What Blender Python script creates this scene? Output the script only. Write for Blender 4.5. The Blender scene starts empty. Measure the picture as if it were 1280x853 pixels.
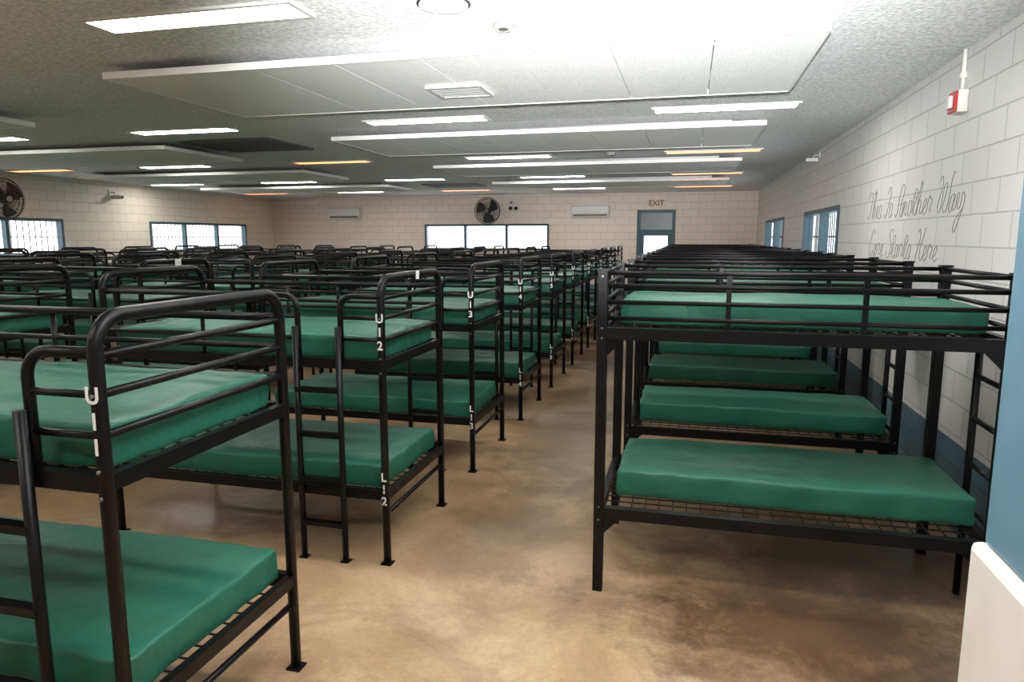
import bpy, bmesh, math, random
from mathutils import Vector, Matrix, noise
random.seed(3)
S = bpy.context.scene
try:
    S.view_settings.view_transform = 'Standard'
except Exception:
    pass
COL = S.collection

# ------------------------------------------------------------------ helpers
def lin(c):
    c = c/255.0
    return c/12.92 if c <= 0.04045 else ((c+0.055)/1.055)**2.4
def rgb(r, g, b): return (lin(r), lin(g), lin(b), 1.0)

def mat(name, color, rough=0.5, metal=0.0, spec=0.5):
    m = bpy.data.materials.new(name); m.use_nodes = True
    b = m.node_tree.nodes['Principled BSDF']
    b.inputs['Base Color'].default_value = color
    b.inputs['Roughness'].default_value = rough
    b.inputs['Metallic'].default_value = metal
    b.inputs['Specular IOR Level'].default_value = spec
    return m
def emis(name, color, strength):
    m = mat(name, color, 0.4)
    b = m.node_tree.nodes['Principled BSDF']
    b.inputs['Emission Color'].default_value = color
    b.inputs['Emission Strength'].default_value = strength
    return m
def N(m, t, **kw):
    n = m.node_tree.nodes.new(t)
    for k, v in kw.items(): setattr(n, k, v)
    return n
def noise_mod(m, scale, c1, c2, lo=0.35, hi=0.65, bump=0.0, bscale=None, rough=None, detail=4):
    nt = m.node_tree; L = nt.links; b = nt.nodes['Principled BSDF']
    tc = N(m, 'ShaderNodeTexCoord'); ns = N(m, 'ShaderNodeTexNoise')
    ns.inputs['Scale'].default_value = scale; ns.inputs['Detail'].default_value = detail
    L.new(tc.outputs['Object'], ns.inputs['Vector'])
    cr = N(m, 'ShaderNodeValToRGB')
    cr.color_ramp.elements[0].position = lo; cr.color_ramp.elements[0].color = c1
    cr.color_ramp.elements[1].position = hi; cr.color_ramp.elements[1].color = c2
    L.new(ns.outputs['Fac'], cr.inputs['Fac']); L.new(cr.outputs['Color'], b.inputs['Base Color'])
    if bump:
        n2 = N(m, 'ShaderNodeTexNoise'); n2.inputs['Scale'].default_value = bscale or scale
        n2.inputs['Detail'].default_value = 3
        L.new(tc.outputs['Object'], n2.inputs['Vector'])
        bp = N(m, 'ShaderNodeBump'); bp.inputs['Strength'].default_value = bump
        bp.inputs['Distance'].default_value = 0.02
        L.new(n2.outputs['Fac'], bp.inputs['Height']); L.new(bp.outputs['Normal'], b.inputs['Normal'])
    return m

class MB:
    def __init__(s): s.bm = bmesh.new(); s.mats = []
    def mi(s, m):
        if m not in s.mats: s.mats.append(m)
        return s.mats.index(m)
    def box(s, x0, x1, y0, y1, z0, z1, m, bevel=0.0):
        mi = s.mi(m)
        vs = [s.bm.verts.new((x, y, z)) for x in (x0, x1) for y in (y0, y1) for z in (z0, z1)]
        fs = []
        for q in ((0,1,3,2),(4,6,7,5),(0,4,5,1),(2,3,7,6),(0,2,6,4),(1,5,7,3)):
            f = s.bm.faces.new([vs[i] for i in q]); f.material_index = mi; fs.append(f)
        if bevel:
            es = list({e for f in fs for e in f.edges})
            r = bmesh.ops.bevel(s.bm, geom=es, offset=bevel, segments=2, affect='EDGES', profile=0.5)
            for f in r['faces']: f.material_index = mi
        return vs
    def tube(s, pts, r, m, n=8, cap=True):
        mi = s.mi(m); pts = [Vector(p) for p in pts]; rings = []
        prev = None
        for i, p in enumerate(pts):
            if i == 0: d = pts[1]-p
            elif i == len(pts)-1: d = p-pts[i-1]
            else: d = (pts[i+1]-p).normalized()+(p-pts[i-1]).normalized()
            d.normalize()
            if prev is None:
                up = Vector((0,0,1)) if abs(d.z) < 0.9 else Vector((1,0,0))
                a = d.cross(up).normalized()
            else:
                a = (prev - d*prev.dot(d)).normalized()
            prev = a; b2 = d.cross(a)
            rings.append([s.bm.verts.new(p + (a*math.cos(t)+b2*math.sin(t))*r) for t in [2*math.pi*k/n for k in range(n)]])
        for i in range(len(rings)-1):
            for k in range(n):
                f = s.bm.faces.new((rings[i][k], rings[i][(k+1)%n], rings[i+1][(k+1)%n], rings[i+1][k]))
                f.material_index = mi; f.smooth = True
        if cap:
            for rg in (rings[0][::-1], rings[-1]):
                f = s.bm.faces.new(rg); f.material_index = mi
    def ring(s, c, r, axis, tr, m, n=32):
        c = Vector(c); ax = Vector(axis).normalized()
        u = ax.orthogonal().normalized(); w = ax.cross(u)
        s.tube([c+(u*math.cos(2*math.pi*k/n)+w*math.sin(2*math.pi*k/n))*r for k in range(n+1)], tr, m, 5, False)
    def cyl(s, p0, p1, r, m, n=24): s.tube([p0, p1], r, m, n)
    def tri(s, pts, y0, y1, m):
        mi = s.mi(m)
        a = [s.bm.verts.new((p[0], y0, p[1])) for p in pts]; b = [s.bm.verts.new((p[0], y1, p[1])) for p in pts]
        s.bm.faces.new(a).material_index = mi; s.bm.faces.new(b[::-1]).material_index = mi
        for i in range(len(pts)):
            j = (i+1) % len(pts)
            s.bm.faces.new((a[i], b[i], b[j], a[j])).material_index = mi
    def mesh(s, name):
        bmesh.ops.recalc_face_normals(s.bm, faces=s.bm.faces)
        me = bpy.data.meshes.new(name); s.bm.to_mesh(me); s.bm.free()
        for m in s.mats: me.materials.append(m)
        return me
    def obj(s, name, loc=(0,0,0), rot=(0,0,0), parent=None):
        return put(s.mesh(name), name, loc, rot, parent)
def put(me, name, loc=(0,0,0), rot=(0,0,0), parent=None):
    o = bpy.data.objects.new(name, me); o.location = loc; o.rotation_euler = rot
    COL.objects.link(o)
    if parent: o.parent = parent
    return o
def text(body, size, name, loc, rot, m, parent=None, shear=0, ext=0.0006, align='CENTER', off=0, width=None):
    c = bpy.data.curves.new(name, 'FONT'); c.body = body; c.size = size; c.extrude = ext
    c.shear = shear; c.align_x = align; c.offset = off
    if width: c.space_character = width
    c.materials.append(m)
    return put(c, name, loc, rot, parent)

def arc(c, r, a0, a1, plane, n=6):
    out = []
    for i in range(n+1):
        t = math.radians(a0+(a1-a0)*i/n); u, v = r*math.cos(t), r*math.sin(t)
        if plane == 'yz': out.append((c[0], c[1]+u, c[2]+v))
        else: out.append((c[0]+u, c[1], c[2]+v))
    return out

# ------------------------------------------------------------------ dims
XR, XL, YF, YB, HC = 1.70, -12.6, 19.5, -2.2, 3.06
H = 1.86

# ------------------------------------------------------------------ materials
M_black = mat('black_powder_coat', (0.004, 0.004, 0.0045, 1), 0.36, spec=0.22)
M_wire = mat('black_wire', (0.010, 0.010, 0.010, 1), 0.5, spec=0.3)
def mattress_mat(name, c1, c2):
    m = mat(name, c1, 0.46, spec=0.4)
    return noise_mod(m, 1.5, c1, c2, 0.3, 0.7, 0.6, 6.0)
M_matt = mattress_mat('green_vinyl', rgb(28, 90, 72), rgb(35, 99, 80))
M_label = mat('white_vinyl_letter', (0.85, 0.85, 0.85, 1), 0.5)
M_blue = noise_mod(mat('slate_blue_paint', rgb(70,110,125), 0.45), 3, rgb(88,124,142), rgb(98,134,152))
M_frame = mat('teal_frame_paint', rgb(58, 88, 100), 0.45)
M_white = mat('white_plastic', (0.75, 0.74, 0.71, 1), 0.4)
M_offw = noise_mod(mat('white_gloss_paint', rgb(235,233,225), 0.35), 4, rgb(228,226,218), rgb(240,238,232))
M_dark = mat('dark_plastic', (0.02, 0.02, 0.02, 1), 0.5)
M_red = mat('red_plastic', rgb(190, 30, 35), 0.4)
M_grey = mat('grey_metal', (0.25, 0.25, 0.25, 1), 0.4, 0.6)
M_script = mat('grey_script_paint', rgb(150, 147, 142), 0.6)
M_lampw = emis('lamp_diffuser_white', (1.0, 0.98, 0.94, 1), 36)
M_lampo = emis('lamp_diffuser_orange', (1.0, 0.33, 0.13, 1), 3.2)

def block_mat(name, axis, c, dado=None):
    m = mat(name, c, 0.5); nt = m.node_tree; L = nt.links; b = nt.nodes['Principled BSDF']
    tc = N(m, 'ShaderNodeTexCoord'); sp = N(m, 'ShaderNodeSeparateXYZ'); cb = N(m, 'ShaderNodeCombineXYZ')
    L.new(tc.outputs['Object'], sp.inputs[0])
    L.new(sp.outputs['X' if axis == 'x' else 'Y'], cb.inputs[0]); L.new(sp.outputs['Z'], cb.inputs[1])
    br = N(m, 'ShaderNodeTexBrick'); br.offset = 0.5
    br.inputs['Scale'].default_value = 1.0; br.inputs['Brick Width'].default_value = 0.4
    br.inputs['Row Height'].default_value = 0.2; br.inputs['Mortar Size'].default_value = 0.006
    br.inputs['Mortar Smooth'].default_value = 0.3
    br.inputs['Color1'].default_value = c; br.inputs['Color2'].default_value = [v*0.95 for v in c[:3]]+[1]
    br.inputs['Mortar'].default_value = [v*0.68 for v in c[:3]]+[1]
    L.new(cb.outputs[0], br.inputs['Vector'])
    src = br.outputs['Color']
    if dado:
        b2 = N(m, 'ShaderNodeTexBrick'); b2.offset = 0.5
        for k in ('Scale','Brick Width','Row Height','Mortar Size','Mortar Smooth'):
            b2.inputs[k].default_value = br.inputs[k].default_value
        b2.inputs['Color1'].default_value = dado; b2.inputs['Color2'].default_value = [v*0.93 for v in dado[:3]]+[1]
        b2.inputs['Mortar'].default_value = [v*0.6 for v in dado[:3]]+[1]
        L.new(cb.outputs[0], b2.inputs['Vector'])
        gt = N(m, 'ShaderNodeMath', operation='GREATER_THAN'); gt.inputs[1].default_value = 0.56
        L.new(sp.outputs['Z'], gt.inputs[0])
        mx = N(m, 'ShaderNodeMixRGB'); L.new(gt.outputs[0], mx.inputs[0])
        L.new(b2.outputs['Color'], mx.inputs[1]); L.new(src, mx.inputs[2]); src = mx.outputs[0]
    L.new(src, b.inputs['Base Color'])
    bp = N(m, 'ShaderNodeBump'); bp.inputs['Strength'].default_value = 0.5; bp.inputs['Distance'].default_value = 0.01
    bp.invert = True
    L.new(br.outputs['Fac'], bp.inputs['Height']); L.new(bp.outputs['Normal'], b.inputs['Normal'])
    return m
dado = rgb(92, 120, 136)
M_wallR = block_mat('painted_block_right', 'y', rgb(234, 232, 230), dado)
M_wallL = block_mat('painted_block_left', 'y', rgb(240, 230, 212), dado)
M_wallF = block_mat('painted_block_far', 'x', rgb(242, 229, 214), dado)

M_ceil = noise_mod(mat('textured_ceiling', rgb(220,220,218), 0.9), 38, rgb(212,213,213), rgb(243,243,242), 0.38, 0.62, 0.5, 60)
M_tile = noise_mod(mat('acoustic_tile', rgb(235,235,230), 0.85), 90, rgb(232,232,230), rgb(250,250,248), 0.36, 0.55, 0.3, 120)
M_tiledge = mat('tile_edge_trim', rgb(246, 246, 242), 0.6)

# floor
M_floor = mat('sealed_concrete', rgb(160,130,100), 0.4)
def floor_nodes(m):
    nt = m.node_tree; L = nt.links; b = nt.nodes['Principled BSDF']
    tc = N(m, 'ShaderNodeTexCoord')
    def nz(scale, detail, rough=0.6, dist=0.0, off=(0,0,0)):
        mp = N(m, 'ShaderNodeMapping'); mp.inputs['Location'].default_value = off
        L.new(tc.outputs['Object'], mp.inputs[0])
        n = N(m, 'ShaderNodeTexNoise'); n.inputs['Scale'].default_value = scale
        n.inputs['Detail'].default_value = detail; n.inputs['Roughness'].default_value = rough
        n.inputs['Distortion'].default_value = dist
        L.new(mp.outputs[0], n.inputs['Vector']); return n
    n1 = nz(1.1, 9, 0.68, 0.5)
    cr = N(m, 'ShaderNodeValToRGB'); e = cr.color_ramp.elements
    e[0].position = 0.32; e[0].color = rgb(140, 112, 84); e[1].position = 0.68; e[1].color = rgb(198, 170, 136)
    x = e.new(0.5); x.color = rgb(172, 142, 108)
    L.new(n1.outputs['Fac'], cr.inputs[0])
    n2 = nz(1.2, 12, 0.72, 0.8, (3.1, 1.7, 0))
    c2 = N(m, 'ShaderNodeValToRGB'); e = c2.color_ramp.elements
    e[0].position = 0.50; e[0].color = (0,0,0,1); e[1].position = 0.64; e[1].color = (1,1,1,1)
    L.new(n2.outputs['Fac'], c2.inputs[0])
    mx = N(m, 'ShaderNodeMixRGB'); mx.inputs[2].default_value = rgb(112, 86, 62)
    mu = N(m, 'ShaderNodeMath', operation='MULTIPLY'); mu.inputs[1].default_value = 0.6
    L.new(c2.outputs[0], mu.inputs[0]); L.new(mu.outputs[0], mx.inputs[0]); L.new(cr.outputs[0], mx.inputs[1])
    # worn / stained patches of the real slab, world-space
    prev = mx.outputs[0]
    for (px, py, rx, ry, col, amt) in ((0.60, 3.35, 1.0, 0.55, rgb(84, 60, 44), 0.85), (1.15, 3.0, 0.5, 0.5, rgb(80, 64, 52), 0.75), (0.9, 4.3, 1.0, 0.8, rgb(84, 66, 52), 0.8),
                                       (-0.95, 6.0, 0.55, 1.3, rgb(112, 98, 84), 0.7), (-1.1, 4.2, 0.4, 0.4, rgb(112, 90, 70), 0.5), (-1.0, 9.0, 0.5, 1.2, rgb(120, 100, 80), 0.5)):
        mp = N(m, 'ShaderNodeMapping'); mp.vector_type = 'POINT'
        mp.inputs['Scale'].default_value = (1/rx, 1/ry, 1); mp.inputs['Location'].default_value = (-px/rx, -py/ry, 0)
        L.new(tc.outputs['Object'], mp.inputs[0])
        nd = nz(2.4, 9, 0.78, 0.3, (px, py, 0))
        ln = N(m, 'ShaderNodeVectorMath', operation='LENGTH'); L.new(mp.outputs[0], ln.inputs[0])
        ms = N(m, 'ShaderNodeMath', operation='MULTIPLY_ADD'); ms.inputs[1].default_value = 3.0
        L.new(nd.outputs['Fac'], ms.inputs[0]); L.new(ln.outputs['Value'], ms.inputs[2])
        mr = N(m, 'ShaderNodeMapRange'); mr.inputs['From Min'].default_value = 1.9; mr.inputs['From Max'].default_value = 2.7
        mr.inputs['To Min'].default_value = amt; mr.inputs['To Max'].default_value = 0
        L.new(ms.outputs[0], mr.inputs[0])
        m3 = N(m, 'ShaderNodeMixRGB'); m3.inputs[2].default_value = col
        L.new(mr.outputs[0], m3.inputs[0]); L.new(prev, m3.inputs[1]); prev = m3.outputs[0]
    n4 = nz(45, 3); c4 = N(m, 'ShaderNodeValToRGB'); c4.color_ramp.elements[0].position = 0.3
    c4.color_ramp.elements[0].color = (0.8,0.8,0.8,1); c4.color_ramp.elements[1].position = 0.6
    L.new(n4.outputs['Fac'], c4.inputs[0])
    m5 = N(m, 'ShaderNodeMixRGB', blend_type='MULTIPLY'); m5.inputs[0].default_value = 0.7
    L.new(prev, m5.inputs[1]); L.new(c4.outputs[0], m5.inputs[2])
    L.new(m5.outputs[0], b.inputs['Base Color'])
    r = N(m, 'ShaderNodeMapRange'); r.inputs['To Min'].default_value = 0.22; r.inputs['To Max'].default_value = 0.48
    L.new(n1.outputs['Fac'], r.inputs[0]); L.new(r.outputs[0], b.inputs['Roughness'])
floor_nodes(M_floor)

# glass
M_glass = bpy.data.materials.new('window_glass'); M_glass.use_nodes = True
nt = M_glass.node_tree; nt.nodes.clear()
o_ = nt.nodes.new('ShaderNodeOutputMaterial'); mx_ = nt.nodes.new('ShaderNodeMixShader')
t_ = nt.nodes.new('ShaderNodeBsdfTransparent'); g_ = nt.nodes.new('ShaderNodeBsdfGlossy'); g_.inputs['Roughness'].default_value = 0.05
mx_.inputs[0].default_value = 0.06
nt.links.new(t_.outputs[0], mx_.inputs[1]); nt.links.new(g_.outputs[0], mx_.inputs[2]); nt.links.new(mx_.outputs[0], o_.inputs[0])

# ------------------------------------------------------------------ room
b = MB(); b.box(XL-0.2, XR+0.2, YB-0.2, YF+0.2, -0.15, 0, M_floor); b.obj('floor')
b = MB(); b.box(XL-0.2, XR+0.2, YB-0.2, YF+0.2, HC, HC+0.15, M_ceil); b.obj('ceiling')

def wall(name, axis, a0, a1, c0, c1, holes, m):
    b = MB()
    def bx(p0, p1, z0, z1):
        if p1-p0 < 1e-4 or z1-z0 < 1e-4: return
        if axis == 'x': b.box(p0, p1, c0, c1, z0, z1, m)
        else: b.box(c0, c1, p0, p1, z0, z1, m)
    cur = a0
    for (h0, h1, z0, z1) in sorted(holes):
        bx(cur, h0, 0, HC); bx(h0, h1, 0, z0); bx(h0, h1, z1, HC); cur = h1
    bx(cur, a1, 0, HC)
    return b.obj(name)
SILL, TOP = 1.50, 2.24
winR = [(9.0, 11.6), (14.0, 17.2)]
winL = [(8.2, 11.9), (14.3, 18.1), (2.2, 5.8)]
winF = [(-7.57, -3.85)]
DR = (-1.41, -0.38)
wall('wall_right', 'y', YB, YF, XR, XR+0.2, [(a, c, SILL, TOP) for a, c in winR], M_wallR)
wall('wall_left', 'y', YB, YF, XL-0.2, XL, [(a, c, SILL, TOP) for a, c in winL], M_wallL)
wall('wall_far', 'x', XL-0.2, XR+0.2, YF, YF+0.2, [(a, c, SILL, TOP) for a, c in winF]+[(DR[0], DR[1], 0, 2.60)], M_wallF)
wall('wall_near', 'x', XL-0.2, XR+0.2, YB-0.2, YB, [], M_wallF)

wn = 0
def window(axis, a0, a1, c, out, panes, bars, z0=SILL, z1=TOP):
    global wn; wn += 1
    b = MB()
    def bx(p0, p1, d0, d1, za, zb, m):
        q0, q1 = sorted((c+out*d0, c+out*d1))
        if axis == 'x': b.box(p0, p1, q0, q1, za, zb, m)
        else: b.box(q0, q1, p0, p1, za, zb, m)
    fw = 0.06
    bx(a0, a1, -0.015, 0.12, z1-fw, z1, M_frame); bx(a0, a1, -0.03, 0.12, z0, z0+fw, M_frame)
    bx(a0, a0+fw, -0.015, 0.12, z0+fw, z1-fw, M_frame); bx(a1-fw, a1, -0.015, 0.12, z0+fw, z1-fw, M_frame)
    for i in range(1, panes):
        p = a0+(a1-a0)*i/panes
        bx(p-0.035, p+0.035, 0.0, 0.11, z0+fw, z1-fw, M_frame)
    bx(a0+fw, a1-fw, 0.06, 0.066, z0+fw, z1-fw, M_glass)
    if bars:
        n = int((a1-a0)/0.13)
        for i in range(1, n):
            p = a0+(a1-a0)*i/n
            bx(p-0.009, p+0.009, 0.14, 0.158, z0, z1, bars)
        bx(a0, a1, 0.14, 0.158, (z0+z1)/2-0.01, (z0+z1)/2+0.01, bars)
    b.obj('window_%d' % wn)
M_barw = mat('white_bars', (0.3,0.3,0.28,1), 0.5)
M_bard = mat('dark_bars', rgb(70,78,84), 0.5)
for a, c in winR: window('y', a, c, XR, 1, 2, M_bard)
for a, c in winL: window('y', a, c, XL, -1, 3, M_barw)
for a, c in winF: window('x', a, c, YF, 1, 3, None)

# far door
b = MB(); d0, d1 = DR[0]+0.002, DR[1]-0.002
b.box(d0, d0+0.09, YF+0.002, YF+0.15, 0, 2.598, M_frame); b.box(d1-0.09, d1, YF+0.002, YF+0.15, 0, 2.598, M_frame)
b.box(d0+0.09, d1-0.09, YF+0.002, YF+0.15, 2.52, 2.598, M_frame)
b.box(d0+0.09, d1-0.09, YF+0.02, YF+0.12, 2.02, 2.07, M_frame)
b.box(d0+0.09, d1-0.09, YF+0.05, YF+0.09, 2.07, 2.52, mat('transom_panel', rgb(100,114,118), 0.3))
b.box(d0+0.09, d1-0.09, YF+0.04, YF+0.09, 0.01, 1.05, M_frame)
b.box(d0+0.09, d0+0.2, YF+0.04, YF+0.09, 1.05, 2.02, M_frame); b.box(d1-0.2, d1-0.09, YF+0.04, YF+0.09, 1.05, 2.02, M_frame)
b.box(d0+0.2, d1-0.2, YF+0.04, YF+0.09, 1.9, 2.02, M_frame)
b.box(d0+0.2, d1-0.2, YF+0.06, YF+0.066, 1.05, 1.9, M_glass)
b.box(d1-0.19, d1-0.13, YF+0.0, YF+0.04, 0.98, 1.1, M_grey)
b.obj('door_1')

# blue pier beside the entrance
b = MB(); b.box(0.705, XR-0.002, 0.9, 1.80, 1.14, HC-0.001, M_blue, 0.012)
b.box(0.682, XR-0.002, 0.87, 1.82, 0, 1.14, M_offw, 0.02)
b.obj('wall_pier')

# ------------------------------------------------------------------ ceiling panels
def panel(x0, x1, y0, y1):
    b = MB(); z0, z1 = 2.955, 2.995
    n = max(1, round((x1-x0)/0.6)); w = (x1-x0)/n
    for i in range(n):
        b.box(x0+i*w+0.004, x0+(i+1)*w-0.004, y0+0.02, y1-0.02, z0, z1, M_tile)
    b.box(x0-0.005, x1+0.005, y0-0.005, y0+0.02, z0-0.004, z1+0.002, M_tiledge)
    b.box(x0-0.005, x1+0.005, y1-0.02, y1+0.005, z0-0.004, z1+0.002, M_tiledge)
    b.box(x0-0.012, x0+0.002, y0, y1, z0-0.004, z1+0.002, M_tiledge); b.box(x1-0.002, x1+0.012, y0, y1, z0-0.004, z1+0.002, M_tiledge)
    b.box(x0+0.3, x1-0.3, y0+0.3, y0+0.36, z1, HC, M_grey); b.box(x0+0.3, x1-0.3, y1-0.36, y1-0.3, z1, HC, M_grey)
    b.obj('ceiling_acoustic_panel')
for y in (4.22, 7.45, 10.75, 14.2):
    panel(-4.0, 0.68, y, y+1.62)
for y in (4.22, 7.6, 10.9, 14.3):
    panel(-11.1, -6.4, y, y+1.6)

# ------------------------------------------------------------------ ceiling lights
def light_mesh(lm, w=1.32, d=0.27):
    b = MB()
    b.box(-w/2, w/2, -d/2, -d/2+0.03, -0.014, 0, M_white); b.box(-w/2, w/2, d/2-0.03, d/2, -0.014, 0, M_white)
    b.box(-w/2, -w/2+0.03, -d/2+0.03, d/2-0.03, -0.014, 0, M_white); b.box(w/2-0.03, w/2, -d/2+0.03, d/2-0.03, -0.014, 0, M_white)
    b.box(-w/2+0.031, w/2-0.031, -d/2+0.031, d/2-0.031, -0.012, -0.001, lm)
    return b.mesh('ceiling_light')
LW, LO = light_mesh(M_lampw), light_mesh(M_lampo)
cols = [0.27, -2.68, -5.6, -8.55, -11.4]
for r, (y, kinds) in enumerate([(0.2, 'wwwww'), (3.5, 'wwwww'), (7.0, 'wwwww'), (10.4, 'owowo'), (13.9, 'owwww'), (17.35, 'owowo')]):
    for x, k in zip(cols, kinds):
        put(LW if k == 'w' else LO, 'ceiling_light', (x, y, HC-0.0005))

# ------------------------------------------------------------------ ceiling details
def grille(x, y, w, d, z, frame, slat, name):
    b = MB()
    b.box(-w/2, w/2, -d/2, -d/2+0.03, -0.02, 0, frame); b.box(-w/2, w/2, d/2-0.03, d/2, -0.02, 0, frame)
    b.box(-w/2, -w/2+0.03, -d/2+0.03, d/2-0.03, -0.02, 0, frame); b.box(w/2-0.03, w/2, -d/2+0.03, d/2-0.03, -0.02, 0, frame)
    b.box(-w/2+0.03, w/2-0.03, -d/2+0.03, d/2-0.03, -0.004, -0.001, M_dark)
    n = int(d/0.05)
    for i in range(1, n):
        yy = -d/2+d*i/n
        b.box(-w/2+0.03, w/2-0.03, yy-0.008, yy+0.008, -0.018, -0.005, slat)
    b.obj(name, (x, y, z))
M_slat = mat('grey_slat', (0.13,0.13,0.13,1), 0.6)
grille(-1.7, 5.16, 0.42, 0.38, 2.951, M_white, mat('light_slat', (0.3,0.3,0.29,1), 0.5), 'air_vent')
grille(-5.65, 8.25, 1.3, 1.1, HC-0.0005, M_slat, M_slat, 'return_air_grille')
grille(-5.3, 15.6, 1.3, 0.9, HC-0.0005, M_slat, M_slat, 'return_air_grille')
M_det = mat('aged_detector_plastic', (0.42, 0.41, 0.38, 1), 0.4)
def detector(x, y, z, r=0.06):
    b = MB(); b.cyl((0,0,0), (0,0,-0.015), r, M_det); b.cyl((0,0,-0.015), (0,0,-0.04), r*0.7, M_det)
    b.cyl((0,0,-0.04), (0,0,-0.042), r*0.35, M_dark)
    b.obj('smoke_detector', (x, y, z))
detector(-1.06, 4.0, HC-0.0005, 0.075); detector(-1.13, 10.25, HC-0.0005, 0.08)
b = MB(); b.cyl((0,0,0), (0,0,-0.006), 0.14, M_dark, 32); b.cyl((0,0,-0.006), (0,0,-0.014), 0.128, M_white, 32)
b.obj('ceiling_speaker', (-1.28, 3.62, HC-0.0005))

# ------------------------------------------------------------------ bunks
W = 0.91
def mattress(b, x0, x1, y0, y1, z0, z1, seed):
    """boxed foam mattress with softly rumpled vinyl cover"""
    mi = b.mi(M_matt); tmp = {}
    cx, cy, cz = (x0+x1)/2, (y0+y1)/2, (z0+z1)/2; hx, hy, hz = (x1-x0)/2, (y1-y0)/2, (z1-z0)/2
    R = 0.018
    def grid(h, n):
        inner = [-h+R+(2*h-2*R)*i/n for i in range(n+1)]
        return [-h, -h+R*0.35]+inner+[h-R*0.35, h]
    gx, gy, gz = grid(hx, 44), grid(hy, 20), grid(hz, 4)
    nx, ny, nz = len(gx)-1, len(gy)-1, len(gz)-1
    def V(i, j, k):
        key = (i, j, k)
        if key in tmp: return tmp[key]
        p = Vector((gx[i], gy[j], gz[k])); o = p.copy()
        q = Vector((max(-hx+R, min(hx-R, p.x)), max(-hy+R, min(hy-R, p.y)), max(-hz+R, min(hz-R, p.z))))
        d = p-q
        if d.length > R: p = q + d.normalized()*R
        n = noise.noise(Vector((o.x*3.0+seed, o.y*4.0, 1.3)))*0.010 + noise.noise(Vector((o.x*8+seed, o.y*7, 3)))*0.004
        s = noise.noise(Vector((o.x*6.0+seed, o.y*6.0, o.z*9)))*0.009 + noise.noise(Vector((o.x*19.0+seed, o.y*19.0, o.z*6)))*0.009
        cr = (1-(o.x/hx)**2)*(1-(o.y/hy)**2)
        if o.z > 0: p.z += n + 0.012*cr
        if abs(o.y) > hy*0.97: p.y += s*(1 if p.y > 0 else -1)
        if abs(o.x) > hx*0.985: p.x += s*(1 if p.x > 0 else -1)
        tmp[key] = b.bm.verts.new((p.x+cx, p.y+cy, p.z+cz)); return tmp[key]
    def F(*v):
        f = b.bm.faces.new(v); f.material_index = mi; f.smooth = True
    for i in range(nx):
        for j in range(ny):
            F(V(i,j,nz), V(i+1,j,nz), V(i+1,j+1,nz), V(i,j+1,nz)); F(V(i,j,0), V(i,j+1,0), V(i+1,j+1,0), V(i+1,j,0))
        for k in range(nz):
            F(V(i,0,k), V(i+1,0,k), V(i+1,0,k+1), V(i,0,k+1)); F(V(i,ny,k), V(i,ny,k+1), V(i+1,ny,k+1), V(i+1,ny,k))
    for j in range(ny):
        for k in range(nz):
            F(V(0,j,k), V(0,j,k+1), V(0,j+1,k+1), V(0,j+1,k)); F(V(nx,j,k), V(nx,j+1,k), V(nx,j+1,k+1), V(nx,j,k+1))

def wire_base(b, x0, x1, z, dx=0.07, dy=0.075):
    n = int((x1-x0)/dx)
    for i in range(1, n):
        x = x0+(x1-x0)*i/n; b.box(x-0.003, x+0.003, 0.02, W-0.02, z-0.003, z+0.003, M_wire)
    n = int(W/dy)
    for i in range(1, n):
        y = W*i/n; b.box(x0, x1, y-0.003, y+0.003, z-0.009, z-0.003, M_wire)

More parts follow.
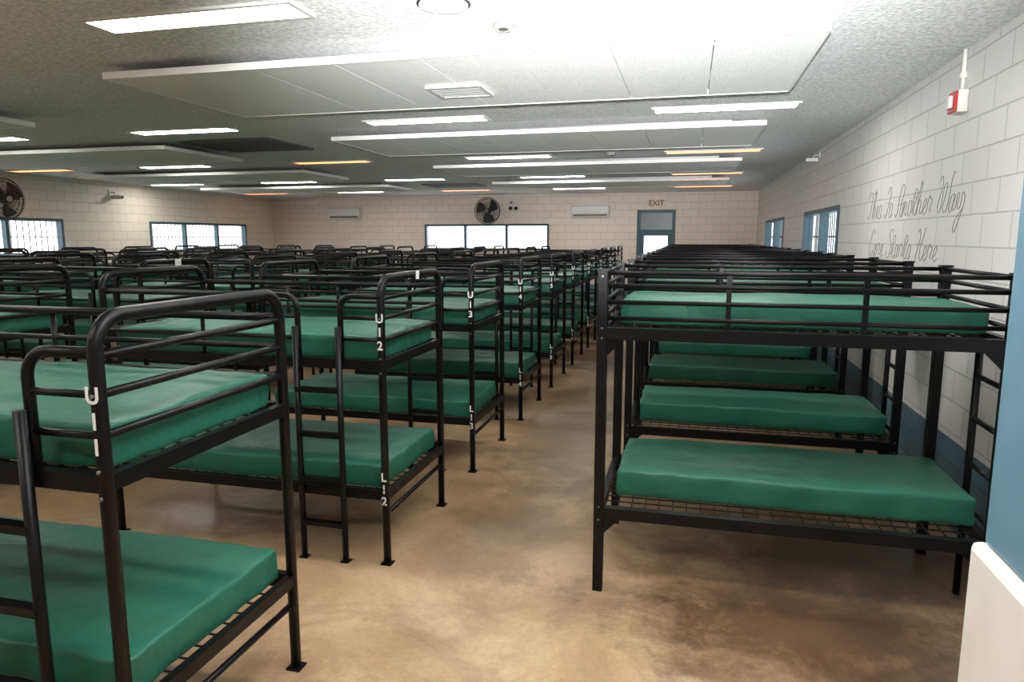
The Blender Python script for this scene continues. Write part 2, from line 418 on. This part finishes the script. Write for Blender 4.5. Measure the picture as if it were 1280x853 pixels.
def arch_bunk(L, seed):
    b = MB(); R = 0.10; T = 1.64; pr = 0.022
    for x in (0, -L):
        pts = [(x,0,0)] + arc((x, R, T-R), R, 180, 90, 'yz') + arc((x, W-R, T-R), R, 90, 0, 'yz') + [(x, W, 0)]
        b.tube(pts, pr, M_black, 12)
        for z in (1.30, 1.42, 1.53): b.tube([(x,0,z),(x,W,z)], 0.0135, M_black, 8)
        b.box(x-0.016, x+0.016, 0.015, W-0.015, 1.135, 1.185, M_black)
        b.box(x-0.016, x+0.016, 0.015, W-0.015, 0.385, 0.435, M_black)
        b.tube([(x,0,0.30),(x,W,0.30)], 0.0135, M_black, 8)
        for y in (0, W):
            b.box(x-0.032, x+0.032, y-0.032, y+0.032, 0, 0.008, M_black)
            for z in (0.36, 0.45, 1.12, 1.2, 1.42):
                b.cyl((x, y+(-0.021 if y == 0 else 0.021), z), (x, y+(-0.027 if y == 0 else 0.027), z), 0.006, M_grey, 8)
    for z in (0.41, 1.16):
        for y in (0, W):
            b.box(-L+0.015, -0.015, y-0.016, y+0.016, z-0.027, z+0.027, M_black)
        wire_base(b, -L+0.02, -0.02, z+0.012)
    for x in (-0.245, -0.51):
        b.tube([(x,-0.036,0),(x,-0.036,1.37)], 0.018, M_black, 10)
        b.box(x-0.025, x+0.025, -0.061, -0.011, 0, 0.006, M_black)
    for z in (0.22, 0.485, 0.75, 1.01):
        b.box(-0.51, -0.245, -0.056, -0.018, z-0.014, z+0.014, M_black)
    r2 = 0.08; G = 1.54
    b.tube([(0,0,G)] + arc((-0.245+r2, 0, G-r2), r2, 90, 180, 'xz') + [(-0.245,0,1.17)], 0.017, M_black, 10)
    b.tube([(-0.51,0,1.17)] + arc((-0.51-r2, 0, G-r2), r2, 0, 90, 'xz') + [(-L,0,G)], 0.017, M_black, 10)
    for z in (1.30, 1.42):
        b.tube([(0,0,z),(-0.245,0,z)], 0.012, M_black, 8); b.tube([(-0.51,0,z),(-L,0,z)], 0.012, M_black, 8)
    b.tube([(0,W,G),(-L,W,G)], 0.017, M_black, 10)
    for z in (1.30, 1.42): b.tube([(0,W,z),(-L,W,z)], 0.012, M_black, 8)
    for y in (0, W): b.tube([(-L*0.62,y,1.17),(-L*0.62,y,G)], 0.012, M_black, 8)
    mattress(b, -L+0.04, -0.035, 0.05, W-0.04, 1.178, 1.315, seed)
    mattress(b, -L+0.04, -0.035, 0.05, W-0.04, 0.428, 0.565, seed+7)
    return b.mesh('bunk_bed')

def square_bunk(L, seed):
    b = MB(); T = 1.70; p = 0.026; ZU = 1.382
    for x in (0, L):
        for y in (0, W):
            b.box(x-p, x+p, y-p, y+p, 0, T, M_black, 0.004)
            b.box(x-p-0.004, x+p+0.004, y-p-0.004, y+p+0.004, T-0.004, T+0.006, M_black)
            for z in (0.40, 0.47, 1.36, 1.41, 1.67):
                b.cyl((x, y+(-0.025 if y == 0 else 0.025), z), (x, y+(-0.029 if y == 0 else 0.029), z), 0.005, M_grey, 8)
        for z in (1.46, 1.54, 1.62, 1.685): b.tube([(x,0,z),(x,W,z)], 0.0115, M_black, 8)
        for z in (0.435, ZU): b.box(x-0.018, x+0.018, 0.02, W-0.02, z-0.03, z+0.03, M_black)
    for z in (0.435, ZU):
        for y in (0, W):
            b.box(0.02, L-0.02, y-0.02, y+0.02, z-0.03, z+0.03, M_black)
            b.tri([(0.02, z-0.03), (0.11, z-0.03), (0.02, z-0.12)], y-0.006, y+0.006, M_black)
            b.tri([(L-0.02, z-0.03), (L-0.11, z-0.03), (L-0.02, z-0.12)], y-0.006, y+0.006, M_black)
        wire_base(b, 0.02, L-0.02, z+0.012)
    for y in (0, W):
        for z in (1.46, 1.54, 1.62, 1.685): b.tube([(0,y,z),(L,y,z)], 0.0115, M_black, 8)
        for x in (L/3, 2*L/3): b.box(x-0.012, x+0.012, y-0.008, y+0.008, 1.39, 1.69, M_black)
    b.tube([(L+0.03, 0.42, 0.0), (L+0.03, 0.42, 1.42)], 0.018, M_black, 10)
    b.tube([(L+0.03, 0.08, 0.0), (L+0.03, 0.08, 1.42)], 0.018, M_black, 10)
    for z in (0.25, 0.5, 0.72, 0.95, 1.17): b.tube([(L+0.03, 0.08, z), (L+0.03, 0.42, z)], 0.014, M_black, 8)
    mattress(b, 0.07, L-0.03, 0.20, W-0.03, 1.405, 1.53, seed)
    mattress(b, 0.07, L+0.0, 0.20, W-0.03, 0.455, 0.60, seed+5)
    return b.mesh('bunk_bed')

AL = 1.83
arch = [arch_bunk(AL, 1.3), arch_bunk(AL, 21.7), arch_bunk(AL, 55.1)]
sq = [square_bunk(1.81, 3.3), square_bunk(1.81, 33.9)]
rows = [3.49, 5.13, 6.78, 8.42, 10.06, 11.70, 13.34, 14.98, 16.62]
def number(parent, n):
    for tag, zs in (('U', (1.40, 1.325, 1.25)), ('L', (0.50, 0.43, 0.36))):
        for ch, z in zip(tag+str(n), zs):
            text(ch, 0.068, 'number_decal', (0, -0.0235, z), (math.pi/2,0,0), M_label, parent, off=0.0016)
o = put(arch[0], 'bunk_bed', (-1.60, 1.575, 0)); number(o, 11)
for i, y in enumerate(rows):
    o = put(arch[(i+1) % 3], 'bunk_bed', (-1.62, y, 0)); number(o, 12+i)
    if i in (0,):
        b = MB(); b.box(0.0235, 0.0245, 0.46, 0.51, 1.61, 1.66, M_label); b.obj('sticker', parent=o)
for c, x in enumerate((-4.66, -7.70, -10.68)):
    for i, y in enumerate(rows):
        o = put(arch[(i+c) % 3], 'bunk_bed', (x+random.uniform(-.02,.02), y+random.uniform(-.03,.03), 0))
        if c == 0 and i == 1:
            b = MB(); b.box(0.0235, 0.0245, 0.42, 0.50, 1.60, 1.66, M_label); b.obj('sticker', parent=o)
for i, y in enumerate(rows):
    put(sq[i % 2], 'bunk_bed', (-0.41+(0.0 if i == 0 else random.uniform(-.01,.02)), y, 0))

# ------------------------------------------------------------------ wall items
def wall_fan(loc, rz, name='wall_fan'):
    b = MB(); R = 0.37
    for r in (R, R*0.82, R*0.62, R*0.42, R*0.22):
        dy = -0.10 + 0.07*(r/R)**2
        b.ring((0, dy, 0), r, (0,1,0), 0.004, M_dark)
    b.ring((0, 0, 0), R, (0,1,0), 0.009, M_dark); b.ring((0, 0.07, 0), R*0.9, (0,1,0), 0.006, M_dark)
    for k in range(44):
        t = 2*math.pi*k/44; c, s = math.cos(t), math.sin(t)
        b.tube([(c*0.05,-0.10,s*0.05),(c*R*0.5,-0.083,s*R*0.5),(c*R*0.85,-0.05,s*R*0.85),(c*R,0,s*R),(c*R*0.9,0.07,s*R*0.9),(c*R*0.4,0.1,s*R*0.4)], 0.004, M_dark, 4)
    b.cyl((0,-0.11,0),(0,-0.095,0),0.055,M_grey); b.cyl((0,-0.05,0),(0,0.2,0),0.075,M_dark)
    mi = b.mi(M_dark)
    for k in range(3):
        base = 2*math.pi*k/3+0.4; g = []
        for i in range(7):
            r = 0.06+0.27*i/6; row = []
            for j in range(5):
                v = (j/4-0.5); ang = base+v*(1.35-0.25*i/6)+0.35*i/6
                row.append(b.bm.verts.new((r*math.cos(ang), -0.01+v*0.07, r*math.sin(ang))))
            g.append(row)
        for i in range(6):
            for j in range(4):
                f = b.bm.faces.new((g[i][j], g[i][j+1], g[i+1][j+1], g[i+1][j])); f.material_index = mi; f.smooth = True
    b.tube([(0,0.15,-0.05),(0,0.22,-0.16),(0,0.36,-0.2)], 0.02, M_dark, 8)
    b.box(-0.06,0.06,0.36,0.38,-0.3,-0.1,M_dark)
    b.obj(name, loc, (0,0,rz))
wall_fan((-5.54, YF-0.385, 2.6), 0)
wall_fan((XL+0.385, 10.35, 2.56), math.radians(90))

def aircon(x0, x1):
    w = x1-x0; b = MB()
    b.box(0, w, -0.22, 0, 0.06, 0.30, M_white, 0.03)
    b.box(0.02, w-0.02, -0.19, -0.01, 0.0, 0.065, M_white, 0.01)
    b.box(0.06, w-0.06, -0.194, -0.17, 0.018, 0.05, M_dark)
    b.obj('wall_air_conditioner', (x0, YF-0.001, 2.43))
aircon(-10.6, -9.55); aircon(-3.2, -2.15)

# exit sign
b = MB(); b.box(-0.24, 0.24, -0.05, 0, 0, 0.2, mat('exit_sign_face', rgb(235,215,190), 0.4), 0.008)
o = b.obj('exit_sign', (-0.90, YF-0.001, 2.68))
text('EXIT', 0.2, 'letters', (0, -0.051, 0.03), (math.pi/2,0,0), mat('exit_red', rgb(140,50,35), 0.5), o, off=0.004)

# security cameras
def seccam(loc, rz, s=1.0):
    b = MB()
    b.box(-0.05*s, 0.05*s, -0.02*s, 0, -0.05*s, 0.05*s, M_white)
    b.tube([(0,0,0),(0,-0.1*s,0),(0,-0.12*s,-0.05*s)], 0.012*s, M_white, 8)
    b.box(-0.035*s, 0.035*s, -0.26*s, -0.03*s, -0.12*s, -0.05*s, M_white, 0.01*s)
    b.cyl((0,-0.26*s,-0.085*s),(0,-0.268*s,-0.085*s),0.028*s,M_dark)
    b.obj('security_camera', loc, (0,0,rz))
seccam((-4.88, YF-0.001, 2.92), 0, 1.1)
seccam((XR-0.001, 10.6, 2.98), math.radians(-90), 0.7)
seccam((XL+0.001, 13.2, 2.85), math.radians(90), 1.2)
b = MB(); b.box(-0.14, 0.14, -0.12, 0, 0, 0.12, M_white, 0.01)
b.cyl((-0.08,-0.12,0.06),(-0.08,-0.17,0.05),0.05,M_dark); b.cyl((0.08,-0.12,0.06),(0.08,-0.17,0.05),0.05,M_dark)
b.obj('emergency_light', (-4.85, YF-0.001, 2.62))

# fire alarm strobe with conduit
b = MB()
b.tube([(XR-0.02, 5.28, 2.80), (XR-0.02, 5.28, HC-0.001)], 0.013, M_offw, 10)
b.cyl((XR-0.02, 5.28, 2.88), (XR-0.02, 5.28, 2.92), 0.022, M_offw, 12)
b.box(XR-0.06, XR-0.001, 5.21, 5.35, 2.66, 2.80, M_offw, 0.006)
b.box(XR-0.075, XR-0.06, 5.215, 5.345, 2.665, 2.795, M_red, 0.004)
b.box(XR-0.10, XR-0.075, 5.25, 5.31, 2.69, 2.77, M_white, 0.006)
b.obj('fire_alarm_strobe')

# painted cursive slogan on the right wall
GL = {
 'h': (.85, [[(0,.2),(.35,1.6),(.3,2.1),(.15,1.8),(.1,0)], [(.1,.3),(.35,.95),(.55,.8),(.55,.1),(.85,.2)]]),
 'i': (.5, [[(0,.2),(.25,1),(.25,.1),(.5,.2)], [(.3,1.4),(.34,1.5)]]),
 's': (.7, [[(0,.2),(.35,1.05),(.5,.4),(.3,0),(.05,.1)], [(.3,0),(.7,.2)]]),
 'n': (.8, [[(0,.2),(.15,1),(.12,0)], [(.12,.4),(.4,.98),(.55,.7),(.52,.1),(.8,.2)]]),
 'o': (.8, [[(0,.2),(.15,.15),(.1,.7),(.4,1),(.6,.5),(.4,0),(.15,.15)], [(.4,1),(.8,.85)]]),
 't': (.6, [[(0,.2),(.3,1.7),(.2,.2),(.35,0),(.6,.2)], [(0,1.15),(.55,1.2)]]),
 'e': (.65, [[(0,.2),(.4,.55),(.4,.95),(.2,.9),(.12,.3),(.3,0),(.65,.2)]]),
 'r': (.7, [[(0,.2),(.2,1.1),(.3,.9),(.5,.9),(.45,.2),(.7,.15)]]),
 'a': (.8, [[(.5,.85),(.3,1),(.08,.5),(.2,0),(.45,.4),(.52,.95),(.52,.1),(.8,.2)]]),
 'y': (.8, [[(0,.2),(.15,1),(.2,.2),(.45,.2),(.6,1),(.5,-.7),(.2,-1.1),(.15,-.7),(.8,.2)]]),
 'T': (1.1, [[(-.2,1.7),(.1,2.1),(1.1,2.0),(1.4,2.3)], [(.7,2.05),(.6,.6),(.3,0),(0,.3)]]),
 'I': (.8, [[(.1,1.8),(.5,2.2),(.45,.6),(.15,0),(-.1,.3)], [(.2,1.1),(.7,1.1)]]),
 'A': (1.1, [[(-.1,.2),(.1,0),(.8,2.2),(.85,0),(1.1,.2)], [(.2,.8),(1,.9)]]),
 'W': (1.4, [[(-.1,1.9),(.15,2.1),(.25,0),(.75,1.7),(.85,0),(1.4,2.2),(1.6,2.1)]]),
 'C': (1.0, [[(.9,1.8),(.7,2.2),(.2,1.6),(.1,.5),(.4,0),(.95,.4)]]),
 'S': (1.0, [[(.9,1.9),(.6,2.2),(.3,1.7),(.7,1.0),(.6,.1),(.1,.1),(0,.5)]]),
 'H': (1.1, [[(0,1.9),(.2,2.1),(.15,0)], [(.95,2.2),(.85,0),(1.15,.2)], [(0,1.05),(1,1.15)]]),
}
def script_line(body, name, y0, z0, sx, sz, parent):
    cu = bpy.data.curves.new(name, 'CURVE'); cu.dimensions = '3D'; cu.bevel_depth = 0.0032; cu.bevel_resolution = 1
    cu.resolution_u = 5; cu.materials.append(M_script); x = 0
    for ch in body:
        if ch == ' ': x += 0.6; continue
        w_, strokes = GL[ch]
        for st in strokes:
            sp = cu.splines.new('BEZIER'); sp.bezier_points.add(len(st)-1)
            for bp, (u, v) in zip(sp.bezier_points, st):
                bp.co = (XR-0.0005, y0-(x+u+0.2*v)*sx, z0+v*sz)
                bp.handle_left_type = bp.handle_right_type = 'AUTO'
        x += w_
    return put(cu, name, parent=parent)
sl = bpy.data.objects.new('wall_slogan', None); COL.objects.link(sl)
script_line('This Is Another Way', 'line_upper', 7.65, 2.03, 0.168, 0.12, sl)
script_line('Care Starts Here', 'line_lower', 7.5, 1.69, 0.165, 0.11, sl)

# ------------------------------------------------------------------ lights
w = bpy.data.worlds.new('overcast_sky'); S.world = w; w.use_nodes = True
bg = w.node_tree.nodes['Background']; bg.inputs[0].default_value = (0.95, 0.98, 1.0, 1); bg.inputs[1].default_value = 5.0

def spot(name, loc, tgt, power, size, blend, rad, col=(1,1,1)):
    l = bpy.data.lights.new(name, 'SPOT'); l.energy = power; l.spot_size = math.radians(size); l.spot_blend = blend
    l.shadow_soft_size = rad; l.color = col
    o = bpy.data.objects.new(name, l); o.location = loc
    o.rotation_euler = (Vector(tgt)-Vector(loc)).to_track_quat('-Z', 'Y').to_euler(); COL.objects.link(o)
# camera-mounted flash head tilted up at the ceiling
spot('bounce_flash', (0.0, 0.0, 2.05), (-0.35, 2.9, 3.25), 4600, 66, 1.0, 0.06, (0.96, 0.98, 1.0))

# ------------------------------------------------------------------ camera
cd = bpy.data.cameras.new('camera'); cam = bpy.data.objects.new('camera', cd); COL.objects.link(cam)
cd.sensor_width = 36; cd.lens = 870/1280*36; cd.clip_start = 0.05
cam.location = (0, 0, H); cam.rotation_euler = (math.radians(90-8.47), 0, math.radians(14.17))
S.camera = cam
